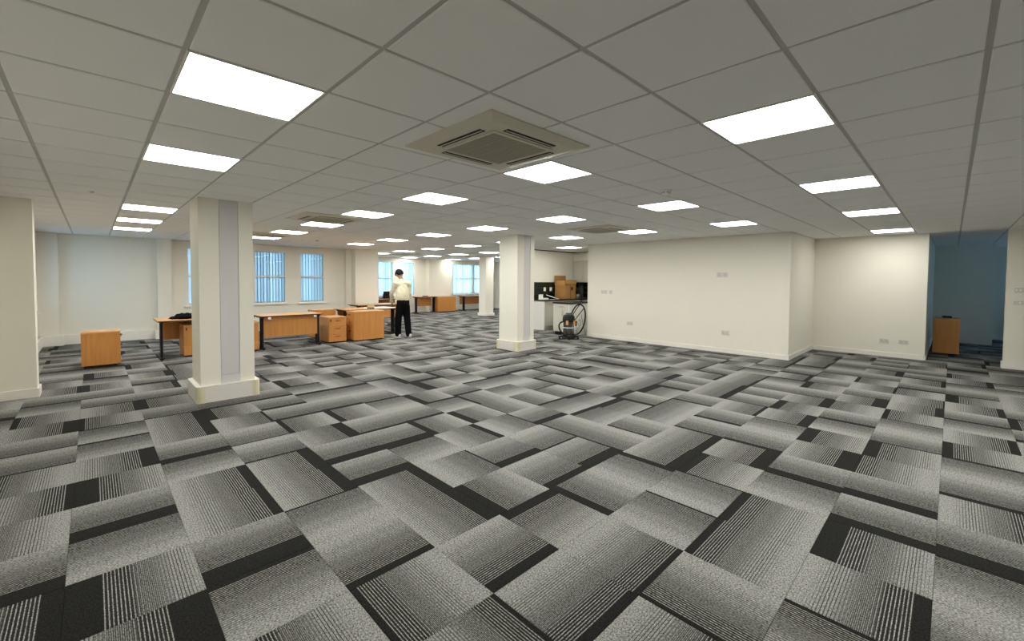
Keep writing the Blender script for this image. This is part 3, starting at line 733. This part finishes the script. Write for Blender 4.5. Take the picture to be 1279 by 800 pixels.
box('plinth', BLACK, su, .06, .5, .02, 1.12, 0, .1)
tag(MB().box(10.78, 11.39, 5.72, 6.905, .89, .93, bev=.004).obj('worktop', WORKTOP, None), 'dark worktop along the kitchen side wall under the wall cupboard', 'worktop')
kside = bpy.data.objects['wall_kitchen_side']; box('tile_grout', GROUT, kside, 11.394, 11.4, 5.75, 7.49, .93, 1.47)
for r_ in range(3):
    for k in range(5): link('wall_tile', tm, None, kside, (11.390, 5.93+.305*k, .93+.09+.18*r_), math.pi/2)

bx = thing('cardboard_box', 'big brown cardboard box with open flaps on the kitchen worktop', 'box', (10.02, 7.02, .9305), 0)
q = MB(); q.box(0, .58, 0, .006, 0, .60); q.box(0, .58, .414, .42, 0, .60); q.box(0, .006, 0, .42, 0, .60); q.box(.574, .58, 0, .42, 0, .60); q.box(0, .58, 0, .42, 0, .006); q.obj('carton', CARDB, bx)
def flap(x0, x1, y0, y1, pivot, axis, ang, name='flap'):
    mb = MB().box(x0, x1, y0, y1, -.003, .003); bmesh.ops.transform(mb.bm, matrix=Matrix.Translation(pivot) @ Matrix.Rotation(math.radians(ang), 4, axis), verts=mb.bm.verts); mb.obj(name, CARDB, bx)
flap(0, .58, 0, .16, (0, .42, .60), 'X', 84)
flap(0, .20, 0, .42, (.58, 0, .60), 'Y', -4)
flap(-.16, 0, 0, .42, (-.004, 0, .60), 'Y', -86)
flap(0, .58, -.12, 0, (0, -.003, .60), 'X', 80)
hx = MB(); hx.prism([(.065*math.cos(math.pi/3*k), .065*math.sin(math.pi/3*k)) for k in range(6)], 0, .002); bmesh.ops.transform(hx.bm, matrix=Matrix.Translation((.37, -.002, .33)) @ Matrix.Rotation(math.pi/2, 4, 'X'), verts=hx.bm.verts); hx.obj('printed_mark', CARDD, bx)
box('parcel_tape', mat('brown_tape', (.22, .10, .03), .4), bx, .27, .31, -.0065, -.0005, .0, .42)
# papers and bits on the worktop
for k, (x, y, rz, lb, w_, l_, t) in enumerate([(9.55, 7.15, .7, 'fanned white papers on the kitchen worktop left of the cardboard box', .30, .42, .012), (9.40, 7.05, .1, 'flat white paper at the worktop edge under the fanned papers', .30, .21, .003)]):
    o = MB().box(-w_/2, w_/2, -l_/2, l_/2, 0, t)
    if k == 0: bmesh.ops.rotate(o.bm, cent=(0, -l_/2, 0), matrix=Matrix.Rotation(math.radians(18), 3, 'X'), verts=o.bm.verts)
    tag(o.obj('paper_stack', PAPER, None, (x, y, .9315), rz), lb, 'paper')
tr = thing('white_tray', 'white plastic tray at the left end of the kitchen worktop', 'tray', (9.10, 7.12, .9305), .2)
q = MB(); q.box(-.13, .13, -.1, .1, 0, .008); q.box(-.13, -.122, -.1, .1, 0, .05); q.box(.122, .13, -.1, .1, 0, .05); q.box(-.13, .13, -.1, -.092, 0, .05); q.box(-.13, .13, .092, .1, 0, .16); q.obj('tray_body', WHITE, tr)
bg_ = thing('dark_bag', 'dark bag slumped on the worktop behind the papers', 'bag', (9.84, 7.42, .9305))
MB().lathe([(.06, 0), (.07, .05), (.065, .13), (.05, .2), (.03, .23)], 16).obj('bag_body', CLOTHB, bg_, smooth=True); MB().tube([(-.05, 0, .21), (-.04, 0, .27), (.03, 0, .28), (.05, 0, .21)], .007).obj('handle', CLOTHB, bg_)
ml = thing('metal_sink_drainer', 'steel sink drainer at the right end of the kitchen worktop', 'sink', (10.95, 7.2, .9305))
MB().box(-.20, .25, -.16, .2, 0, .012, bev=.004).obj('drainer', CHROME, ml); MB().lathe([(.07, .012), (.09, .07), (.095, .14), (.09, .14)], 20, (.05, .05, 0)).obj('bowl', CHROME, ml, smooth=True)

# ------------------------------------------------------------------ vacuum cleaner
vc = thing('vacuum_cleaner', 'black and yellow drum vacuum cleaner with looped hose beside the kitchen', 'vacuum cleaner', (8.02, 5.28, 0), math.radians(-30))
MB().lathe([(.145, .10), (.15, .12), (.14, .30), (.14, .44), (.145, .45)], 32).obj('steel_drum', DRUM, vc, smooth=True)
q = MB().lathe([(.155, .45), (.162, .50), (.155, .58), (.12, .63), (.06, .64)], 32); q.obj('motor_head', BLACK, vc, smooth=True)
MB().box(-.035, .035, -.05, .05, .63, .66, bev=.01).box(-.08, .08, -.012, .012, .65, .68, bev=.005).obj('carry_handle', BLUEP, vc)
for s in (-1, 1): tag(MB().box(s*.10-.028, s*.10+.028, -.165, -.12, .38, .49, bev=.01).obj('latch', YEL, vc), 'yellow side latch')
tag(MB().lathe([(.144, .29), (.148, .30), (.144, .31), (.141, .30)], 32).obj('drum_band', WHITE, vc), 'pale band round the drum')
b_ = MB(); b_.lathe([(.20, .055), (.21, .075), (.19, .11), (.10, .115)], 24)
for k in range(5):
    a = k*2*math.pi/5+.3; b_.box(-.03, .03, .17, .27, .05, .085, bev=.01, rot=Matrix.Rotation(a, 4, 'Z'))
b_.obj('wheeled_base', BLACK, vc)
for k in range(5):
    a = k*2*math.pi/5+.3; x, y = -.25*math.sin(a), .25*math.cos(a)
    MB().cyl((x, y, .03), .03, .025, 'x', 16).cyl((x, y, .055), .01, .03).obj('castor', BLACK, vc)
# steel wand held upright and hose loop in the picture-facing plane
MB().tube([(.16, -.16, .10), (.17, -.165, .45)], .012).obj('wand_clip', CHROME, vc, smooth=True)
hose = [(.28+.21*math.cos(math.radians(a))+.05*math.sin(math.radians(a)), .06, .50+.40*math.sin(math.radians(a))) for a in range(165, -95, -8)]
hose += [(.16, .02, .10), (.02, -.10, .08), (-.12, -.16, .10), (-.24, -.17, .17), (-.31, -.17, .27), (-.33, -.16, .36), (-.29, -.15, .44), (-.20, -.14, .47), (-.13, -.10, .47)]
def smooth_path(P, n=4):
    P = [Vector(p) for p in P]; out = []
    for k in range(len(P)-1):
        a, b_, c, d = P[max(k-1, 0)], P[k], P[k+1], P[min(k+2, len(P)-1)]
        for q in range(n):
            t = q/n; out.append(.5*((2*b_)+(c-a)*t+(2*a-5*b_+4*c-d)*t*t+(3*b_-a-3*c+d)*t**3))
    return out+[P[-1]]
MB().tube(smooth_path(hose, 3), .019, 12).obj('hose', BLACK, vc, smooth=True)
MB().tube([(.08, .03, .56), (.20, .06, .72), (.33, .06, .90)], .012).obj('wand_tube', BLACK, vc, smooth=True)
MB().tube([(.12, .03, .40), (.28, .06, .59), (.456, .06, .80)], .012).obj('wand_tube', BLACK, vc, smooth=True)
cord = [(.30+.05*math.sin(t*.9), .05, .45-.02*t+.12*math.sin(t*1.7)*.6) for t in [k*.35 for k in range(24)]]
MB().tube(cord, .004, 6).obj('power_cord', BLACK, vc, smooth=True)
MB().box(.18, .22, -.05, .0, .33, .47, bev=.008).obj('tool_holder', BLACK, vc)
wc = MB().tube([(8.46, 5.20, .62), (8.56, 5.24, .45), (8.60, 5.22, .25), (8.66, 5.20, .10), (8.72, 5.18, .012), (8.75, 5.05, .012)], .005, 6)
tag(wc.obj('trailing_cable', BLACK, None, smooth=True), 'thin black cable hanging down right of the vacuum cleaner to the skirting', 'cable')

# ------------------------------------------------------------------ the standing person
def capsule(bm, p0, p1, r0, r1, n=18):
    """closed tapered limb segment with domed ends; r = (width along local side axis, depth)"""
    p0, p1 = Vector(p0), Vector(p1); d = (p1-p0); L = d.length; t = d.normalized() if L > 1e-6 else Vector((0, 0, 1))
    side = Vector((1, 0, 0)); side = side-t*side.dot(t)
    if side.length < .3: side = Vector((0, 1, 0))-t*t.y
    side.normalize(); oth = t.cross(side)
    r0 = r0 if isinstance(r0, tuple) else (r0, r0); r1 = r1 if isinstance(r1, tuple) else (r1, r1)
    rings = []
    for k in range(1, 5): a = math.pi/2*k/5; rings.append((p0-t*min(r0)*math.cos(a), r0[0]*math.sin(a), r0[1]*math.sin(a)))
    for k in range(5): f = k/4; rings.append((p0.lerp(p1, f), r0[0]*(1-f)+r1[0]*f, r0[1]*(1-f)+r1[1]*f))
    for k in range(4, 0, -1): a = math.pi/2*k/5; rings.append((p1+t*min(r1)*math.cos(a), r1[0]*math.sin(a), r1[1]*math.sin(a)))
    R = [[bm.verts.new(c+side*(a*math.cos(2*math.pi*q/n))+oth*(b_*math.sin(2*math.pi*q/n))) for q in range(n)] for c, a, b_ in rings]
    for A, B in zip(R, R[1:]):
        for q in range(n): bm.faces.new((A[q], A[(q+1) % n], B[(q+1) % n], B[q]))
    bm.faces.new(R[0][::-1]); bm.faces.new(R[-1])
def skin_mesh(nodes, edges, sub=2):
    bm = bmesh.new()
    for a, b_ in edges:
        ra = nodes[a][1]
        if b_-a > 1 and isinstance(ra, tuple): ra = (min(ra[0], .085), min(ra[1], .075))
        capsule(bm, nodes[a][0], nodes[b_][0], ra, nodes[b_][1], 18 if sub > 1 else 10)
    bmesh.ops.recalc_face_normals(bm, faces=bm.faces)
    me = bpy.data.meshes.new('t'); bm.to_mesh(me); bm.free(); return me
def join_remesh(meshes, name, voxel, material, parent, smooth_it=3):
    bm = bmesh.new()
    for me in meshes: bm.from_mesh(me)
    me = bpy.data.meshes.new(name); bm.to_mesh(me); bm.free()
    o = bpy.data.objects.new(name, me); COL.objects.link(o)
    r = o.modifiers.new('r', 'REMESH'); r.mode = 'VOXEL'; r.voxel_size = voxel; r.use_smooth_shade = True
    s = o.modifiers.new('sm', 'SMOOTH'); s.factor = .5; s.iterations = smooth_it
    bpy.context.view_layer.update()
    out = bpy.data.meshes.new_from_object(o.evaluated_get(bpy.context.evaluated_depsgraph_get()))
    bpy.data.objects.remove(o)
    b2 = bmesh.new(); b2.from_mesh(out); seen = set(); best = []
    for v in b2.verts:      # keep the one continuous outer surface
        if v in seen: continue
        st = [v]; seen.add(v); isl = []
        while st:
            q = st.pop(); isl.append(q)
            for e in q.link_edges:
                t = e.other_vert(q)
                if t not in seen: seen.add(t); st.append(t)
        if len(isl) > len(best): best = isl
    keep = set(best); bmesh.ops.delete(b2, geom=[v for v in b2.verts if v not in keep], context='VERTS'); b2.to_mesh(out); b2.free()
    for p in out.polygons: p.use_smooth = True
    out.materials.clear(); out.materials.append(material); out.name = name
    return link(name, out, None, parent)
def chain(pts): return pts, [(k, k+1) for k in range(len(pts)-1)]
PX, PY = 5.03, 8.52
man = thing('person', 'person in a cream long-sleeved shirt and black trousers leaning over the desk', 'person', (PX, PY, 0), 0)
# local frame: faces +Y, X to his right
hipL, hipR = (-.09, 0, .92), (.09, 0, .92)
kneeL, kneeR = (-.115, .05, .50), (.11, -.02, .50)
ankL, ankR = (-.13, .03, .09), (.095, -.13, .09)
shL, shR = (-.185, .05, 1.42), (.185, .03, 1.43)
elL, elR = (-.225, .20, 1.17), (.235, .06, 1.14)
wrL, wrR = (-.08, .46, .865), (.235, .20, .98)
hdL = Vector((.0, .56, .785)); hdR = Vector((.225, .28, .93))
body_nodes = [((0, 0, .95), (.13, .085)), ((0, .01, 1.10), (.12, .085)), ((0, .03, 1.26), (.135, .085)), ((0, .04, 1.36), (.080, .048)), ((0, .065, 1.50), .050), ((-.02, .10, 1.60), .052),
              (hipL, .070), (kneeL, .055), (ankL, .042), (hipR, .070), (kneeR, .058), (ankR, .042),
              (shL, .048), (elL, .040), (wrL, .028), (shR, .048), (elR, .040), (wrR, .028)]
body_edges = [(0, 1), (1, 2), (2, 3), (3, 4), (4, 5), (0, 6), (6, 7), (7, 8), (0, 9), (9, 10), (10, 11), (3, 12), (12, 13), (13, 14), (3, 15), (15, 16), (16, 17)]
parts_ = [skin_mesh(body_nodes, body_edges)]
def hand(wrist, palm, fdir, side, curl, sidev):
    W, Pm = Vector(wrist), Vector(palm); f = Vector(fdir).normalized(); s = Vector(sidev).normalized(); nrm = f.cross(s).normalized()
    if nrm.z > 0: nrm = -nrm
    out = [skin_mesh([(tuple(W), .027), (tuple(W.lerp(Pm, .5)), (.032, .024)), (tuple(Pm), (.036, .018)), (tuple(Pm+f*.03), (.034, .015))], [(0, 1), (1, 2), (2, 3)])]
    for k, (off, ln) in enumerate(((-.034, .066), (-.0115, .078), (.0115, .074), (.033, .058))):
        b0 = Pm+f*.015+s*off; pts = [b0]
        d = (f+s*off*4).normalized(); p = b0.copy()
        for q in range(3):
            p = p+d*(ln*(.5, .3, .25)[q]+(.022 if q == 0 else 0)); pts.append(p.copy()); d = (d+nrm*curl).normalized()
        out.append(skin_mesh([(tuple(pp), r_) for pp, r_ in zip(pts, (.0085, .0082, .0078, .0065))], [(0, 1), (1, 2), (2, 3)], 1))
    t0 = W.lerp(Pm, .55)+s*(-side*.022); t1 = t0+s*(-side*.028)+f*.028+nrm*.008; t2 = t1+f*.03+s*(-side*.006)+nrm*.006
    out.append(skin_mesh([(tuple(t0), .012), (tuple(t1), .011), (tuple(t2), .009)], [(0, 1), (1, 2)], 1))
    return out
parts_ += hand(wrL, hdL-Vector((0, .03, -.015)), (.25, .9, -.28), -1, .12, (1, -.25, 0))
parts_ += hand(wrR, hdR, (-.1, .75, -.6), 1, .45, (.95, .1, 0))
# head, turned left and tipped forward
def head_mesh():
    bm = bmesh.new(); bmesh.ops.create_uvsphere(bm, u_segments=40, v_segments=28, radius=1)
    for v in bm.verts:
        x, y, z = v.co
        r = Vector((x*.076, y*.094, z*.118))
        if z < 0: r.x *= 1-.30*(-z)**1.5; r.y *= 1-.12*(-z); 
        if y > 0:
            r.y -= .010*max(0, -z)*0
            nose = math.exp(-((x/.13)**2))*math.exp(-(((z+.12)/.20)**2)); r.y += .026*nose*(1 if y > .5 else 0)
            brow = math.exp(-(((z-.16)/.10)**2)); r.y += .005*brow*y
            for sx in (-1, 1): r.y -= .012*math.exp(-(((x-sx*.38)/.16)**2))*math.exp(-(((z-.02)/.10)**2))*(1 if y > .3 else 0)
            lips = math.exp(-((x/.28)**2))*math.exp(-(((z+.52)/.07)**2)); r.y += .007*lips*(1 if y > .4 else 0)
            chin = math.exp(-((x/.3)**2))*math.exp(-(((z+.85)/.15)**2)); r.y += .016*chin
        v.co = r
    for sx in (-1, 1):
        r = bmesh.ops.create_uvsphere(bm, u_segments=10, v_segments=8, radius=1)
        for v in r['verts']: v.co = Vector((sx*.077+v.co.x*.010, -.008+v.co.y*.018, -.012+v.co.z*.032))
    return bm
HM = Matrix.Translation((-.035, .125, 1.675)) @ Matrix.Rotation(math.radians(38), 4, 'Z') @ Matrix.Rotation(math.radians(-20), 4, 'X')
hb = head_mesh(); bmesh.ops.transform(hb, matrix=HM, verts=hb.verts); hm = bpy.data.meshes.new('h'); hb.to_mesh(hm); hb.free(); parts_.append(hm)
body = join_remesh(parts_, 'body', .0042, SKIN, man, 1)
for sx in (-1, 1):
    e = MB(); bmesh.ops.create_uvsphere(e.bm, u_segments=12, v_segments=8, radius=.011); bmesh.ops.transform(e.bm, matrix=HM @ Matrix.Translation((sx*.030, .080, .004)), verts=e.bm.verts); e.obj('eye', BLACK, body, smooth=True)
# hair: shell with a fringe and layered tufts
bm = bmesh.new(); bmesh.ops.create_uvsphere(bm, u_segments=48, v_segments=32, radius=1)
for v in list(bm.verts):
    x, y, z = v.co
    rr_ = 1.16+.035*math.sin(x*14+z*5)*math.cos(y*12)+.02*math.sin(z*30+x*9)
    r = Vector((x*.078, y*.095, z*.110))*rr_; r.z += .010
    cut = -.45 if y < .1 else (-.45+(y-.1)*1.15)
    if z < cut: r *= .62
    v.co = r
bmesh.ops.transform(bm, matrix=HM, verts=bm.verts); hm = bpy.data.meshes.new('hr'); bm.to_mesh(hm); bm.free()
tufts = []
rr_ = random.Random(3)
for k in range(26):
    a = rr_.uniform(0, 2*math.pi); zt = rr_.uniform(.02, .085); rad = .085*math.sqrt(max(.05, 1-(zt/.125)**2))
    p0 = Vector((math.cos(a)*rad, math.sin(a)*rad*1.2, zt)); p1 = p0+Vector((math.cos(a)*.020, math.sin(a)*.022, -.028))
    tufts.append(skin_mesh([(tuple(HM @ (p0*.9)), .018), (tuple(HM @ p0), .016), (tuple(HM @ p1), .008)], [(0, 1), (1, 2)], 1))
join_remesh([hm]+tufts, 'hair', .006, HAIR, man, 1)
# shirt
sn = [((0, 0, 1.03), (.188, .130)), ((0, .0, 1.10), (.185, .130)), ((0, .015, 1.22), (.172, .118)), ((0, .035, 1.32), (.158, .100)), ((0, .05, 1.42), (.085, .075)), ((0, .072, 1.495), (.064, .062)),
      (shL, .070), (tuple(Vector(shL).lerp(Vector(elL), .5)), .060), (elL, .054), (tuple(Vector(elL).lerp(Vector(wrL), .5)), .048), (tuple(Vector(elL).lerp(Vector(wrL), .93)), .038),
      (shR, .070), (tuple(Vector(shR).lerp(Vector(elR), .5)), .060), (elR, .054), (tuple(Vector(elR).lerp(Vector(wrR), .5)), .048), (tuple(Vector(elR).lerp(Vector(wrR), .93)), .038)]
sm_ = skin_mesh(sn, [(0, 1), (1, 2), (2, 3), (3, 4), (4, 5), (4, 6), (3, 6), (6, 7), (7, 8), (8, 9), (9, 10), (4, 11), (3, 11), (11, 12), (12, 13), (13, 14), (14, 15)])
shirt = join_remesh([sm_], 'shirt', .009, SHIRT, man, 4)
for v in shirt.data.vertices:   # folds
    c = v.co; v.co = c+v.normal*(.0030*math.sin(c.z*52+c.x*24)+.0028*math.sin(c.x*66+c.z*16+c.y*20))
col_ = MB().tube([(.062*math.cos(t), .080+.056*math.sin(t), 1.515-.014*math.sin(t)) for t in [math.pi*2*k/20 for k in range(21)]], .017, 10); col_.obj('collar', SHIRT, shirt, smooth=True)
for e_, w__ in ((elL, wrL), (elR, wrR)):
    a, b2 = Vector(e_).lerp(Vector(w__), .84), Vector(e_).lerp(Vector(w__), .96); MB().tube([a, b2], .042, 14).obj('cuff', SHIRT, shirt, smooth=True)
# trousers
tn = [((0, 0, .95), (.178, .120)), ((0, -.005, .88), (.182, .128)), ((-.088, .0, .80), .106), ((-.115, .045, .50), .090), ((-.130, .03, .28), .086), ((-.13, .03, .07), .080),
      ((.088, 0, .80), .106), ((.108, -.02, .50), .090), ((.10, -.08, .28), .086), ((.095, -.125, .07), .080)]
tm_ = skin_mesh(tn, [(0, 1), (1, 2), (2, 3), (3, 4), (4, 5), (1, 6), (6, 7), (7, 8), (8, 9)])
tr_ = join_remesh([tm_], 'trousers', .010, TROUS, man, 2)
# shoes
for (x, y, a) in ((-.145, .04, .35), (.10, -.12, .10)):
    sh = join_remesh([skin_mesh([((0, -.07, .045), (.040, .040)), ((0, 0, .055), (.044, .048)), ((0, .10, .040), (.046, .034)), ((0, .185, .030), (.040, .024))], [(0, 1), (1, 2), (2, 3)])], 'shoe', .006, SHOE, man, 2)
    for v in sh.data.vertices: v.co.z = max(v.co.z, .004)
    so = sh; so.location = (x, y, 0); so.rotation_euler = (0, 0, a); MB().prism([(.047*math.cos(t), .055+.155*math.sin(t)) for t in [2*math.pi*k/24 for k in range(24)]], 0, .022).obj('sole', WHITE, so)
